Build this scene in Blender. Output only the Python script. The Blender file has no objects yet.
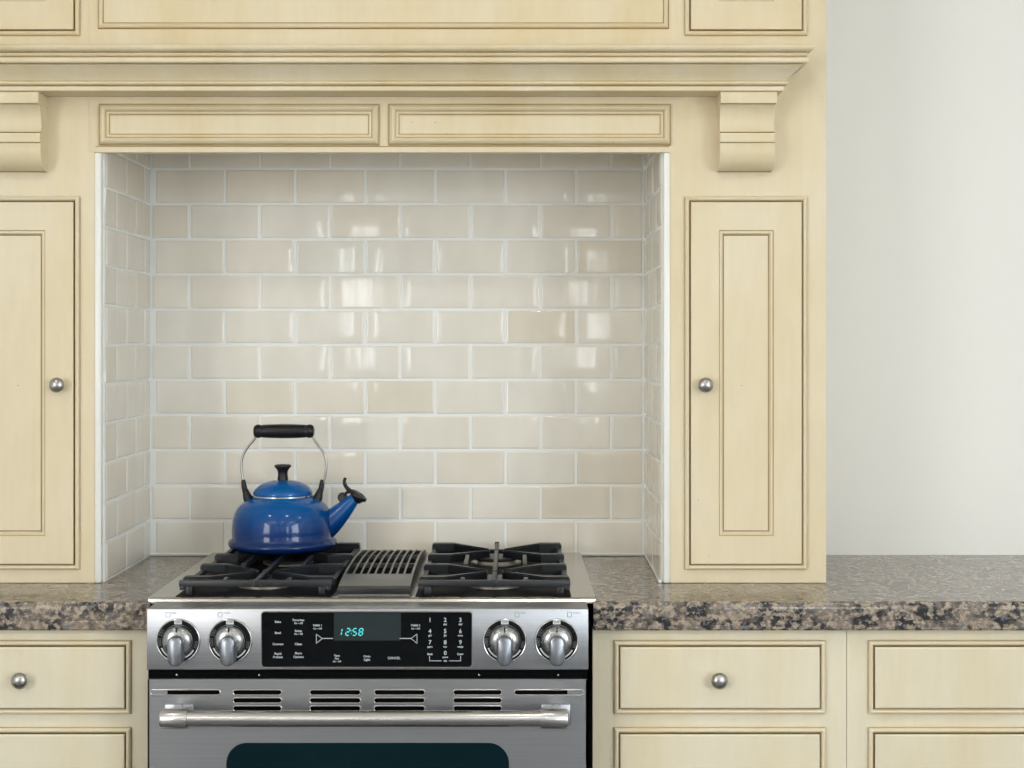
import bpy, bmesh, math, random
from mathutils import Vector, Matrix

random.seed(7)
R = math.radians
scene = bpy.context.scene
COL = scene.collection

# ------------------------------------------------------------------ measuring
# The tiled wall is the plane Y = 0, the viewer stands at Y = -3.3, eye height 1.376 m.
S0, D0, EYE = 456.0, 3.3, 1.376
def kY(Y): return D0 / (D0 + Y)                 # scale factor at a depth
def X(px, Y): return (px - 512.0) / (S0 * kY(Y))
def Z(py, Y): return EYE - (py - 345.0) / (S0 * kY(Y))

YF = -0.380          # cabinet face plane
YB = -0.573          # base cabinet face plane
YP = -0.6705         # range front plane
XR = -0.2525         # middle of the range
CT = 0.914           # counter top
XL, XRT = -0.796, 0.293   # alcove sides
CEIL = 2.62

# ------------------------------------------------------------------ materials
MATS = {}
def new_mat(name):
    m = bpy.data.materials.new(name); m.use_nodes = True
    nt = m.node_tree
    b = nt.nodes['Principled BSDF']
    MATS[name] = m
    return m, nt, b
def N(nt, t, **kw):
    n = nt.nodes.new(t)
    for k, v in kw.items():
        if k in n.inputs: n.inputs[k].default_value = v
        else: setattr(n, k, v)
    return n
def srgb(r, g, b):
    f = lambda c: (c / 255 / 12.92) if c / 255 <= 0.04045 else ((c / 255 + 0.055) / 1.055) ** 2.4
    return (f(r), f(g), f(b), 1)
def ramp(nt, stops, fac, interp='LINEAR'):
    n = nt.nodes.new('ShaderNodeValToRGB'); n.color_ramp.interpolation = interp
    e = n.color_ramp.elements
    while len(e) < len(stops): e.new(0.5)
    for el, (p, c) in zip(e, stops): el.position = p; el.color = c
    nt.links.new(fac, n.inputs[0])
    return n
def coords(nt, scale=(1, 1, 1), rot=(0, 0, 0)):
    tc = nt.nodes.new('ShaderNodeTexCoord'); mp = nt.nodes.new('ShaderNodeMapping')
    mp.inputs['Scale'].default_value = scale; mp.inputs['Rotation'].default_value = rot
    nt.links.new(tc.outputs['Object'], mp.inputs[0])
    return mp.outputs[0]
def mix(nt, fac, a, b, mode='MIX'):
    n = nt.nodes.new('ShaderNodeMix'); n.data_type = 'RGBA'; n.blend_type = mode
    for sock, v in ((n.inputs[0], fac), (n.inputs[6], a), (n.inputs[7], b)):
        if hasattr(v, 'default_value') or hasattr(v, 'is_linked'): nt.links.new(v, sock)
        else: sock.default_value = v
    return n.outputs[2]

def plain(name, col, rough=0.5, metal=0.0, spec=0.5, coat=0.0):
    m, nt, b = new_mat(name)
    b.inputs['Base Color'].default_value = col
    b.inputs['Roughness'].default_value = rough
    b.inputs['Metallic'].default_value = metal
    b.inputs['Specular IOR Level'].default_value = spec
    b.inputs['Coat Weight'].default_value = coat
    v = coords(nt)
    n = N(nt, 'ShaderNodeTexNoise', Scale=60.0, Detail=3.0)
    nt.links.new(v, n.inputs['Vector'])
    r = N(nt, 'ShaderNodeMapRange'); r.inputs['To Min'].default_value = rough * 0.88; r.inputs['To Max'].default_value = min(1, rough * 1.12)
    nt.links.new(n.outputs['Fac'], r.inputs['Value']); nt.links.new(r.outputs[0], b.inputs['Roughness'])
    return m

def paint(name, base, warm, rough=0.42, stretch=(3, 3, 1)):
    """brushed, hand glazed cabinet paint: cloudy ochre wash and faint brush strokes"""
    m, nt, b = new_mat(name)
    v = coords(nt, stretch)
    n1 = N(nt, 'ShaderNodeTexNoise', Scale=2.2, Detail=4.0, Roughness=0.55); nt.links.new(v, n1.inputs['Vector'])
    v2 = coords(nt, (14, 14, 3.0))
    n2 = N(nt, 'ShaderNodeTexNoise', Scale=5.0, Detail=3.0); nt.links.new(v2, n2.inputs['Vector'])
    r1 = ramp(nt, [(0.38, (0, 0, 0, 1)), (0.72, (1, 1, 1, 1))], n1.outputs['Fac'])
    r2 = ramp(nt, [(0.3, (0.975, 0.975, 0.97, 1)), (0.7, (1.012, 1.012, 1.012, 1))], n2.outputs['Fac'])
    c = mix(nt, r1.outputs[0], base, warm)
    c = mix(nt, 1.0, c, r2.outputs[0], 'MULTIPLY')
    # tiny worn specks
    n3 = N(nt, 'ShaderNodeTexNoise', Scale=95.0, Detail=1.0); nt.links.new(coords(nt), n3.inputs['Vector'])
    r3 = ramp(nt, [(0.80, (0, 0, 0, 1)), (0.83, (0.5, 0.5, 0.5, 1))], n3.outputs['Fac'])
    c = mix(nt, r3.outputs[0], c, srgb(150, 120, 75))
    nt.links.new(c, b.inputs['Base Color'])
    b.inputs['Roughness'].default_value = rough
    bp = N(nt, 'ShaderNodeBump', Strength=0.03, Distance=0.002); nt.links.new(n2.outputs['Fac'], bp.inputs['Height'])
    nt.links.new(bp.outputs[0], b.inputs['Normal'])
    return m

cream = paint('cream_paint', srgb(226, 213, 184), srgb(219, 202, 163))
cream_b = paint('cream_paint_base', srgb(226, 217, 193), srgb(221, 207, 173))
glaze = paint('ochre_glaze', srgb(138, 114, 76), srgb(170, 145, 100))
glaze_soft = paint('ochre_glaze_soft', srgb(190, 168, 120), srgb(166, 140, 92))
white_trim = plain('white_trim', srgb(236, 236, 230), 0.3)
wall_paint = plain('wall_paint', srgb(246, 246, 243), 0.7)
ceil_paint = plain('ceiling_paint', srgb(244, 243, 238), 0.8)
nickel = plain('brushed_nickel', (0.44, 0.43, 0.41, 1), 0.30, 1.0)
handle_steel = plain('satin_bar_steel', (0.62, 0.61, 0.60, 1), 0.22, 1.0)
grip_steel = plain('knob_grip_steel', (0.27, 0.29, 0.32, 1), 0.30, 1.0)
dome_steel = plain('knob_dome_steel', (0.36, 0.365, 0.37, 1), 0.24, 1.0)
coal = plain('dial_black', (0.005, 0.005, 0.006, 1), 0.5, 0.0, 0.15)
chrome = plain('bright_steel', (0.74, 0.73, 0.71, 1), 0.18, 1.0)
black_iron = plain('cast_iron', (0.010, 0.012, 0.015, 1), 0.36, 0.0, 0.5)
black_matte = plain('black_plastic', (0.008, 0.008, 0.009, 1), 0.40, 0.0, 0.4)
black_gap = plain('black_void', (0.003, 0.003, 0.003, 1), 0.8, 0.0, 0.05)
burner_alu = plain('burner_alloy', (0.42, 0.39, 0.34, 1), 0.40, 0.9)
ink_white = plain('printed_white', srgb(205, 212, 216), 0.5)
ink_grey = plain('printed_grey', srgb(112, 116, 120), 0.5)
wood_table = plain('plinth_dark', srgb(90, 78, 56), 0.6)

def tile_mat():
    m, nt, b = new_mat('cream_glazed_tile')
    geo = N(nt, 'ShaderNodeNewGeometry')
    r = ramp(nt, [(0.0, srgb(229, 221, 205)), (0.3, srgb(235, 231, 221)), (0.6, srgb(232, 229, 219)), (0.85, srgb(237, 232, 221)), (1.0, srgb(231, 224, 210))], geo.outputs['Random Per Island'])
    n = N(nt, 'ShaderNodeTexNoise', Scale=9.0, Detail=2.0); nt.links.new(coords(nt, (1.6, 1.6, 0.8)), n.inputs['Vector'])
    r2 = ramp(nt, [(0.3, (0.955, 0.95, 0.94, 1)), (0.7, (1.03, 1.03, 1.03, 1))], n.outputs['Fac'])
    nt.links.new(mix(nt, 1.0, r.outputs[0], r2.outputs[0], 'MULTIPLY'), b.inputs['Base Color'])
    b.inputs['Roughness'].default_value = 0.07
    b.inputs['Specular IOR Level'].default_value = 0.55
    n2 = N(nt, 'ShaderNodeTexNoise', Scale=14.0, Detail=1.5); nt.links.new(coords(nt, (1.6, 1.6, 0.35)), n2.inputs['Vector'])
    bp = N(nt, 'ShaderNodeBump', Strength=0.12, Distance=0.003); nt.links.new(n2.outputs['Fac'], bp.inputs['Height'])
    nt.links.new(bp.outputs[0], b.inputs['Normal'])
    return m
tile = tile_mat()
grout = plain('pale_grout', srgb(240, 242, 240), 0.7)

def granite_mat():
    m, nt, b = new_mat('speckled_granite')
    v = coords(nt)
    w = N(nt, 'ShaderNodeTexNoise', Scale=38.0, Detail=3.0); nt.links.new(v, w.inputs['Vector'])
    vv = N(nt, 'ShaderNodeVectorMath', operation='SCALE'); nt.links.new(w.outputs['Color'], vv.inputs[0]); vv.inputs['Scale'].default_value = 0.012
    va = N(nt, 'ShaderNodeVectorMath', operation='ADD'); nt.links.new(v, va.inputs[0]); nt.links.new(vv.outputs[0], va.inputs[1])
    vo = N(nt, 'ShaderNodeTexVoronoi', Scale=170.0); nt.links.new(va.outputs[0], vo.inputs['Vector'])
    base = ramp(nt, [(0.0, srgb(150, 134, 118)), (0.28, srgb(166, 152, 136)), (0.5, srgb(134, 123, 111)), (0.66, srgb(176, 162, 144)), (0.82, srgb(118, 110, 102)), (1.0, srgb(152, 128, 106))], vo.outputs['Color'], 'CONSTANT')
    n = N(nt, 'ShaderNodeTexNoise', Scale=92.0, Detail=3.0, Roughness=0.6); nt.links.new(coords(nt, (.75, 1, 1)), n.inputs['Vector'])
    dk = ramp(nt, [(0.46, (0, 0, 0, 1)), (0.54, (1, 1, 1, 1))], n.outputs['Fac'])
    n4 = N(nt, 'ShaderNodeTexNoise', Scale=22.0, Detail=2.0); nt.links.new(v, n4.inputs['Vector'])
    dk2 = ramp(nt, [(0.36, (0.25, 0.25, 0.25, 1)), (0.56, (1, 1, 1, 1))], n4.outputs['Fac'])
    dkm = mix(nt, 1.0, dk.outputs[0], dk2.outputs[0], 'MULTIPLY')
    c = mix(nt, dkm, base.outputs[0], srgb(48, 47, 50))
    n5 = N(nt, 'ShaderNodeTexNoise', Scale=110.0, Detail=2.0); nt.links.new(coords(nt, (1, 1, 1.3), (0.4, 0.2, 0)), n5.inputs['Vector'])
    gy = ramp(nt, [(0.60, (0, 0, 0, 1)), (0.63, (0.85, 0.85, 0.85, 1))], n5.outputs['Fac'])
    c = mix(nt, gy.outputs[0], c, srgb(108, 110, 116))
    nt.links.new(c, b.inputs['Base Color'])
    b.inputs['Roughness'].default_value = 0.16
    b.inputs['Specular IOR Level'].default_value = 0.5
    return m
granite = granite_mat()

def steel_mat(name, col, rough, vec):
    m, nt, b = new_mat(name)
    b.inputs['Metallic'].default_value = 1.0
    n = N(nt, 'ShaderNodeTexNoise', Scale=8.0, Detail=4.0); nt.links.new(coords(nt, vec), n.inputs['Vector'])
    r = ramp(nt, [(0.25, (col[0] * .90, col[1] * .90, col[2] * .90, 1)), (0.75, (col[0] * 1.05, col[1] * 1.05, col[2] * 1.05, 1))], n.outputs['Fac'])
    nt.links.new(r.outputs[0], b.inputs['Base Color'])
    mr = N(nt, 'ShaderNodeMapRange'); mr.inputs['To Min'].default_value = rough - 0.05; mr.inputs['To Max'].default_value = rough + 0.07
    nt.links.new(n.outputs['Fac'], mr.inputs['Value']); nt.links.new(mr.outputs[0], b.inputs['Roughness'])
    bp = N(nt, 'ShaderNodeBump', Strength=0.05, Distance=0.001); nt.links.new(n.outputs['Fac'], bp.inputs['Height'])
    nt.links.new(bp.outputs[0], b.inputs['Normal'])
    return m
steel = steel_mat('brushed_stainless', (0.395, 0.405, 0.425), 0.36, (0.6, 60, 60))
steel_top = steel_mat('cooktop_stainless', (0.60, 0.585, 0.56), 0.24, (0.8, 40, 40))
steel_dark = steel_mat('vent_grey_steel', (0.21, 0.21, 0.207), 0.34, (1, 50, 50))
pan_steel = plain('burner_pan_enamel', (0.010, 0.010, 0.011, 1), 0.55, 0.0, 0.06)

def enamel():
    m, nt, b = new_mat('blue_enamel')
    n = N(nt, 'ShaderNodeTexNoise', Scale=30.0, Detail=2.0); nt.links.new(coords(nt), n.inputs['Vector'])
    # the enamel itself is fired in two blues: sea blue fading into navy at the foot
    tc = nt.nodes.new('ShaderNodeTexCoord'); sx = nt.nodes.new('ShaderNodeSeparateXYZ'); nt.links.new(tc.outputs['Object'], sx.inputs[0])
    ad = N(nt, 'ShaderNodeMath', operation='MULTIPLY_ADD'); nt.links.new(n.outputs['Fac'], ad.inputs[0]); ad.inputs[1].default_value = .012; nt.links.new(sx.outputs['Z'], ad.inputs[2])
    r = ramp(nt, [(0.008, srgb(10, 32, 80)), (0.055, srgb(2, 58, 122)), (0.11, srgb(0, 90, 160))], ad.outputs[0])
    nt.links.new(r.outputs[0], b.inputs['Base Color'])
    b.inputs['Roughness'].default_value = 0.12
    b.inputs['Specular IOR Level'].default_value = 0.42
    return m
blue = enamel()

def glass_black(name, col, rough):
    m, nt, b = new_mat(name)
    n = N(nt, 'ShaderNodeTexNoise', Scale=5.0); nt.links.new(coords(nt), n.inputs['Vector'])
    r = ramp(nt, [(0.3, col), (0.7, tuple(c * 1.15 for c in col[:3]) + (1,))], n.outputs['Fac'])
    nt.links.new(r.outputs[0], b.inputs['Base Color'])
    b.inputs['Roughness'].default_value = rough
    b.inputs['Specular IOR Level'].default_value = 0.14
    return m
panel_glass = glass_black('control_glass', (0.004, 0.005, 0.006, 1), 0.06)
oven_glass = glass_black('oven_door_glass', (0.002, 0.014, 0.018, 1), 0.08)

clock_glass = glass_black('clock_filter_glass', (0.026, 0.034, 0.036, 1), 0.10)
def led():
    m, nt, b = new_mat('cyan_display')
    b.inputs['Base Color'].default_value = (0.0, 0.1, 0.1, 1)
    b.inputs['Emission Color'].default_value = srgb(90, 235, 238)
    b.inputs['Emission Strength'].default_value = 0.95
    return m
cyan = led()

def floor_mat():
    m, nt, b = new_mat('oak_floor')
    n = N(nt, 'ShaderNodeTexNoise', Scale=4.0, Detail=5.0); nt.links.new(coords(nt, (1, 12, 1)), n.inputs['Vector'])
    r = ramp(nt, [(0.3, srgb(84, 84, 86)), (0.7, srgb(108, 107, 108))], n.outputs['Fac'])
    nt.links.new(r.outputs[0], b.inputs['Base Color']); b.inputs['Roughness'].default_value = 0.35
    return m
floor_m = floor_mat()

# ------------------------------------------------------------------ mesh builder
class MB:
    def __init__(s): s.v = []; s.f = []; s.m = []; s.s = []
    def add(s, vs, fs, mat=0, smooth=False):
        o = len(s.v); s.v += [tuple(v) for v in vs]
        for f in fs: s.f.append(tuple(o + i for i in f)); s.m.append(mat); s.s.append(smooth)
    def bm(s, bm, mat=0, smooth=False):
        bm.verts.index_update()
        s.add([v.co[:] for v in bm.verts], [[v.index for v in f.verts] for f in bm.faces], mat, smooth); bm.free()
    def box(s, x0, x1, y0, y1, z0, z1, bev=0.0, mat=0, seg=2):
        bm = bmesh.new(); bmesh.ops.create_cube(bm, size=1.0)
        for v in bm.verts:
            v.co = Vector(((x0 + x1) / 2 + v.co.x * (x1 - x0), (y0 + y1) / 2 + v.co.y * (y1 - y0), (z0 + z1) / 2 + v.co.z * (z1 - z0)))
        if bev: bmesh.ops.bevel(bm, geom=bm.edges[:], offset=bev, segments=seg, affect='EDGES', profile=0.5)
        s.bm(bm, mat, bool(bev))
    def prism(s, poly, z0, z1, bev=0.0, mat=0, z0b=None):
        """plan polygon (x, y) extruded in z"""
        bm = bmesh.new()
        a = [bm.verts.new((x, y, z0)) for x, y in poly]; b = [bm.verts.new((x, y, z1)) for x, y in poly]
        n = len(poly)
        bm.faces.new(a[::-1]); bm.faces.new(b)
        for i in range(n): bm.faces.new((a[i], a[(i + 1) % n], b[(i + 1) % n], b[i]))
        bmesh.ops.recalc_face_normals(bm, faces=bm.faces[:])
        if bev: bmesh.ops.bevel(bm, geom=[e for e in bm.edges if all(v in b for v in e.verts)], offset=bev, segments=2, affect='EDGES')
        s.bm(bm, mat, False)
    def extrude_x(s, prof, x0, x1, mats=None, cap=True, smooth=False):
        """profile (y, z) swept along x; closed"""
        n = len(prof)
        vs = [(x0, y, z) for y, z in prof] + [(x1, y, z) for y, z in prof]
        for i in range(n):
            j = (i + 1) % n
            s.add([vs[i], vs[j], vs[n + j], vs[n + i]], [(0, 1, 2, 3)], mats[i] if mats else 0, smooth)
        if cap:
            s.add(vs[:n], [tuple(range(n))], 0); s.add(vs[n:], [tuple(reversed(range(n)))], 0)
    def lathe(s, prof, c, axis=(0, 0, 1), seg=48, mat=0, mats=None, cap=True):
        a = Vector(axis).normalized()
        u = a.orthogonal().normalized(); w = a.cross(u)
        c = Vector(c); rings = []
        vs = []; fs = []; ms = []
        for r, h in prof:
            if r < 1e-6: rings.append([len(vs)]); vs.append(c + a * h)
            else:
                rings.append(list(range(len(vs), len(vs) + seg)))
                for i in range(seg):
                    t = 2 * math.pi * i / seg
                    vs.append(c + a * h + (u * math.cos(t) + w * math.sin(t)) * r)
        for k in range(len(rings) - 1):
            A, B = rings[k], rings[k + 1]
            for i in range(seg):
                j = (i + 1) % seg
                if len(A) == 1 and len(B) == 1: continue
                if len(A) == 1: f = (A[0], B[i], B[j])
                elif len(B) == 1: f = (A[j], A[i], B[0])[::-1][::-1]
                else: f = (A[i], A[j], B[j], B[i])[::-1]
                fs.append(f); ms.append(mats[k] if mats else mat)
        o = len(s.v); s.v += [tuple(v) for v in vs]
        for f, m_ in zip(fs, ms): s.f.append(tuple(o + i for i in f)); s.m.append(m_); s.s.append(True)
    def tube(s, pts, rad, seg=12, mat=0):
        pts = [Vector(p) for p in pts]; n = len(pts)
        rad = rad if isinstance(rad, (list, tuple)) else [rad] * n
        t0 = (pts[1] - pts[0]).normalized(); u = t0.orthogonal().normalized()
        vs = []; fs = []
        for i, p in enumerate(pts):
            t = (pts[min(i + 1, n - 1)] - pts[max(i - 1, 0)]).normalized()
            u = (u - t * u.dot(t)).normalized(); w = t.cross(u)
            for q in range(seg):
                a = 2 * math.pi * q / seg
                vs.append(p + (u * math.cos(a) + w * math.sin(a)) * rad[i])
        for i in range(n - 1):
            for q in range(seg):
                r = (q + 1) % seg
                fs.append((i * seg + q, i * seg + r, (i + 1) * seg + r, (i + 1) * seg + q))
        fs.append(tuple(reversed(range(seg)))); fs.append(tuple(range((n - 1) * seg, n * seg)))
        s.add(vs, fs, mat, True)
    def frame(s, x0, x1, z0, z1, y, prof, fill=None, fillmat=0):
        """mitred moulding round a rectangle on the plane Y = y facing the viewer (-Y).
        prof: (inset, out, material of the strip up to the next point)"""
        for (u, v, m_), (u2, v2, _) in zip(prof[:-1], prof[1:]):
            A = [(x0 + u, y - v, z0 + u), (x1 - u, y - v, z0 + u), (x1 - u, y - v, z1 - u), (x0 + u, y - v, z1 - u)]
            B = [(x0 + u2, y - v2, z0 + u2), (x1 - u2, y - v2, z0 + u2), (x1 - u2, y - v2, z1 - u2), (x0 + u2, y - v2, z1 - u2)]
            for i in range(4):
                j = (i + 1) % 4
                s.add([A[i], A[j], B[j], B[i]], [(0, 1, 2, 3)], m_)
        if fill:
            u, v, _ = prof[-1]
            s.add([(x0 + u, y - v, z0 + u), (x1 - u, y - v, z0 + u), (x1 - u, y - v, z1 - u), (x0 + u, y - v, z1 - u)], [(0, 1, 2, 3)], fillmat)
    def text(s, txt, size, x, y, z, mat=0, align='CENTER', rot=0.0, pull=0.0):
        cu = bpy.data.curves.new('lettering_curve', 'FONT'); cu.body = txt; cu.size = size; cu.align_x = align; cu.align_y = 'CENTER'
        cu.resolution_u = 2; cu.offset = pull
        o = bpy.data.objects.new('lettering_curve', cu); COL.objects.link(o)
        dg = bpy.context.evaluated_depsgraph_get(); dg.update()
        me = o.evaluated_get(dg).to_mesh()
        c, sn = math.cos(rot), math.sin(rot)
        s.add([(x + v.co.x * c - v.co.y * sn, y, z + v.co.x * sn + v.co.y * c) for v in me.vertices], [tuple(p.vertices) for p in me.polygons], mat)
        o.evaluated_get(dg).to_mesh_clear()
        bpy.data.objects.remove(o); bpy.data.curves.remove(cu)
    def poly(s, pts, y, mat=0):
        """flat polygon (x, z) on plane Y = y"""
        s.add([(x, y, z) for x, z in pts], [tuple(range(len(pts)))], mat)
    def build(s, name, mats, parent=None, loc=None, auto=None):
        mats = mats if isinstance(mats, (list, tuple)) else [mats]
        o_ = Vector(loc) if loc is not None else (WL[parent.name] if parent is not None else Vector((0, 0, 0)))
        me = bpy.data.meshes.new(name)
        me.from_pydata([tuple(Vector(v) - o_) for v in s.v], [], s.f)
        for m_ in mats: me.materials.append(m_)
        me.polygons.foreach_set('material_index', s.m)
        me.polygons.foreach_set('use_smooth', s.s)
        bm = bmesh.new(); bm.from_mesh(me)
        bmesh.ops.remove_doubles(bm, verts=bm.verts[:], dist=1e-6)
        bmesh.ops.recalc_face_normals(bm, faces=bm.faces[:]) if auto != 'keep' else None
        bm.to_mesh(me); bm.free()
        me.update()
        if any(s.s):
            try: me.set_sharp_from_angle(angle=R(38))
            except Exception: pass
        o = bpy.data.objects.new(name, me); COL.objects.link(o)
        if parent is not None: o.parent = parent; o.location = o_ - WL[parent.name]
        else: o.location = o_
        WL[o.name] = o_
        return o
WL = {}

def thing(name, loc, label, cat, group=None):
    o = bpy.data.objects.new(name, None); COL.objects.link(o); o.location = loc; o.empty_display_size = 0.05
    o['label'] = label; o['category'] = cat
    if group: o['group'] = group
    WL[o.name] = Vector(loc)
    return o
def tag(o, label, cat, group=None):
    o['label'] = label; o['category'] = cat
    if group: o['group'] = group
    return o
def struct(o): o['kind'] = 'structure'; return o
def rrect(x0, x1, z0, z1, r, n=8):
    pts = []
    for cx, cz, a0 in ((x1 - r, z1 - r, 0), (x0 + r, z1 - r, 90), (x0 + r, z0 + r, 180), (x1 - r, z0 + r, 270)):
        for i in range(n + 1):
            a = R(a0 + 90 * i / n); pts.append((cx + r * math.cos(a), cz + r * math.sin(a)))
    return pts

# ------------------------------------------------------------------ the room
RX0, RX1, RY = -2.6, 2.6, -6.2
def slab(name, *a, mat=wall_paint):
    m = MB(); m.box(*a); return struct(m.build(name, mat))
slab('floor', RX0 - .1, RX1 + .1, RY - .1, .12, -.1, 0, mat=floor_m)
slab('ceiling', RX0 - .1, RX1 + .1, RY - .1, .12, CEIL, CEIL + .1, mat=ceil_paint)
SW = (-5.7, -3.3, .75, 2.35)      # unseen side windows, added large for soft fill light: y0, y1, z0, z1
for nm_, xa_, xb_ in (('wall_left', RX0 - .1, RX0), ('wall_right', RX1, RX1 + .1)):
    m = MB(); m.box(xa_, xb_, RY, SW[0], 0, CEIL); m.box(xa_, xb_, SW[1], .12, 0, CEIL)
    m.box(xa_, xb_, SW[0], SW[1], 0, SW[2]); m.box(xa_, xb_, SW[0], SW[1], SW[3], CEIL)
    struct(m.build(nm_, wall_paint))
wall_back = slab('wall_back', RX0, RX1, 0.012, .12, 0, CEIL)

# wall behind the viewer with its windows
wins = [(-1.03, -0.88, 1.15, 2.12), (0.40, 0.53, 1.15, 2.12), (1.35, 1.95, 0.85, 2.25)]
m = MB()
xs = RX0
for (a, b_, c, d) in wins:
    m.box(xs, a, RY - .1, RY, 0, CEIL); m.box(a, b_, RY - .1, RY, 0, c); m.box(a, b_, RY - .1, RY, d, CEIL); xs = b_
m.box(xs, RX1, RY - .1, RY, 0, CEIL)
struct(m.build('wall_front', plain('wall_paint_taupe', srgb(158, 154, 146), 0.7)))
for i, (a, b_, c, d) in enumerate(wins):
    m = MB()
    t = 0.05 if b_ - a > .3 else .018
    m.box(a - .06, a + t, RY - .09, RY + .02, c - .06, d + .06); m.box(b_ - t, b_ + .06, RY - .09, RY + .02, c - .06, d + .06)
    m.box(a, b_, RY - .09, RY + .02, c - .06, c + t); m.box(a, b_, RY - .09, RY + .02, d - t, d + .06)
    nx = 2 if (b_ - a) > .5 else 1
    for q in range(1, nx):
        xx = a + (b_ - a) * q / nx; m.box(xx - .025, xx + .025, RY - .07, RY - .02, c, d)
    
    for f_ in (1, 2, 3): zz = c + (d - c) * f_ / 4; m.box(a, b_, RY - .07, RY - .02, zz - .02, zz + .02)
    struct(m.build('window_%d' % (i + 1), white_trim))

for q_, xa_ in enumerate((RX0 - .09, RX1 - .03)):  # frames for the side windows added as fill openings
    m = MB(); t = .05
    m.box(xa_, xa_ + .12, SW[0] - .06, SW[0] + t, SW[2] - .06, SW[3] + .06); m.box(xa_, xa_ + .12, SW[1] - t, SW[1] + .06, SW[2] - .06, SW[3] + .06)
    m.box(xa_, xa_ + .12, SW[0], SW[1], SW[2] - .06, SW[2] + t); m.box(xa_, xa_ + .12, SW[0], SW[1], SW[3] - t, SW[3] + .06)
    for f_ in (1, 2): yy_ = SW[0] + (SW[1] - SW[0]) * f_ / 3; m.box(xa_ + .03, xa_ + .09, yy_ - .03, yy_ + .03, SW[2], SW[3])
    struct(m.build('window_%d' % (len(wins) + 1 + q_), white_trim))  # frame of an added, unseen side window

# ---- glazed running-bond tile
TP, TH, TG = 0.1537, 0.07695, 0.0052
def tile_field(m, to3, u0, u1, z0, z1, jointA):
    r = 0; z = z0
    while z < z1 - .005:
        zt = min(z + TH, z1)
        j0 = jointA if r % 2 else jointA + TP / 2
        n0 = math.floor((u0 - j0) / TP)
        a = j0 + n0 * TP
        while a < u1:
            ua, ub = max(a, u0) + (TG / 2 if a > u0 else .0015), min(a + TP, u1) - (TG / 2 if a + TP < u1 else .0015)
            jz = random.uniform(-.0005, .0005)
            if ub - ua > .006:
                za, zb = z + TG / 2 + jz, zt - TG / 2 + jz
                tu, tz, bow = random.gauss(0, .0036), random.gauss(0, .0030), random.uniform(-.0002, .00035)
                rim = (0.0, .0008, .0026, .0038); nu, nz = (6, 3) if ub - ua > .03 else (2, 3)
                def cuts(a_, b__, n_): return [a_ + q for q in rim] + [a_ + .0038 + (b__ - a_ - .0076) * i / n_ for i in range(1, n_)] + [b__ - q for q in reversed(rim)]
                us, zs = cuts(ua, ub, nu), cuts(za, zb, nz)
                cu, cz = (ua + ub) / 2, (za + zb) / 2
                vs = []
                for jz_, zz in enumerate(zs):
                    for iu, uu in enumerate(us):
                        dd = min(iu, len(us) - 1 - iu, jz_, len(zs) - 1 - jz_)
                        out = (0.0026, .0037, .0043, .0044)[min(dd, 3)]
                        if dd >= 1: out += tu * (uu - cu) + tz * (zz - cz) + bow * (1 - ((uu - cu) / (ub - ua) * 2) ** 2) * (1 - ((zz - cz) / (zb - za) * 2) ** 2)
                        vs.append(to3(uu, out, zz))
                W = len(us)
                m.add(vs, [(j * W + i, j * W + i + 1, (j + 1) * W + i + 1, (j + 1) * W + i) for j in range(len(zs) - 1) for i in range(W - 1)], 0, True)
            a += TP
        z += TH; r += 1
TOPZ = 1.93
g = MB(); g.box(XL, XRT, -.0020, .012, CT, TOPZ); g.build('grout_bed', grout, wall_back)
m = MB(); tile_field(m, lambda u, o, z: (u, .0008 - o, z), XL + .0065, XRT - .0065, CT + .001, TOPZ, X(260.3, 0)); m.build('tile_field', tile, wall_back)
# painted sides of the alcove, tiled
for side, xi, sg in (('right', XRT, 1), ('left', XL, -1)):
    m = MB(); xo = xi + sg * .0136
    m.box(min(xi - sg * .002, xo), max(xi - sg * .002, xo), YF + .012, .012, CT, TOPZ)
    w = struct(m.build('wall_alcove_' + side, grout))
    m = MB(); tile_field(m, (lambda u, o, z, xi=xi, sg=sg: (xi - sg * (o - .0008), u, z)), YF + .012, -.0008, CT + .001, TOPZ, -.28)
    m.build('tile_field', tile, w)
    # white rounded edge strip
    m = MB(); m.box(min(xi + sg * .0005, xo), max(xi + sg * .0005, xo), YF - .0035, YF + .0122, CT + .0005, 1.7497 - .0005, bev=.003)
    struct(m.build('trim_1' if sg > 0 else 'trim_2', white_trim))
# sealant line along the counter
m = MB(); m.tube([(XL + .003, -.0055, CT + .0035), (XRT - .003, -.0055, CT + .0035), (XRT - .0055, YF, CT + .0035)], .0035, 8); struct(m.build('trim_3', white_trim))

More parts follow.
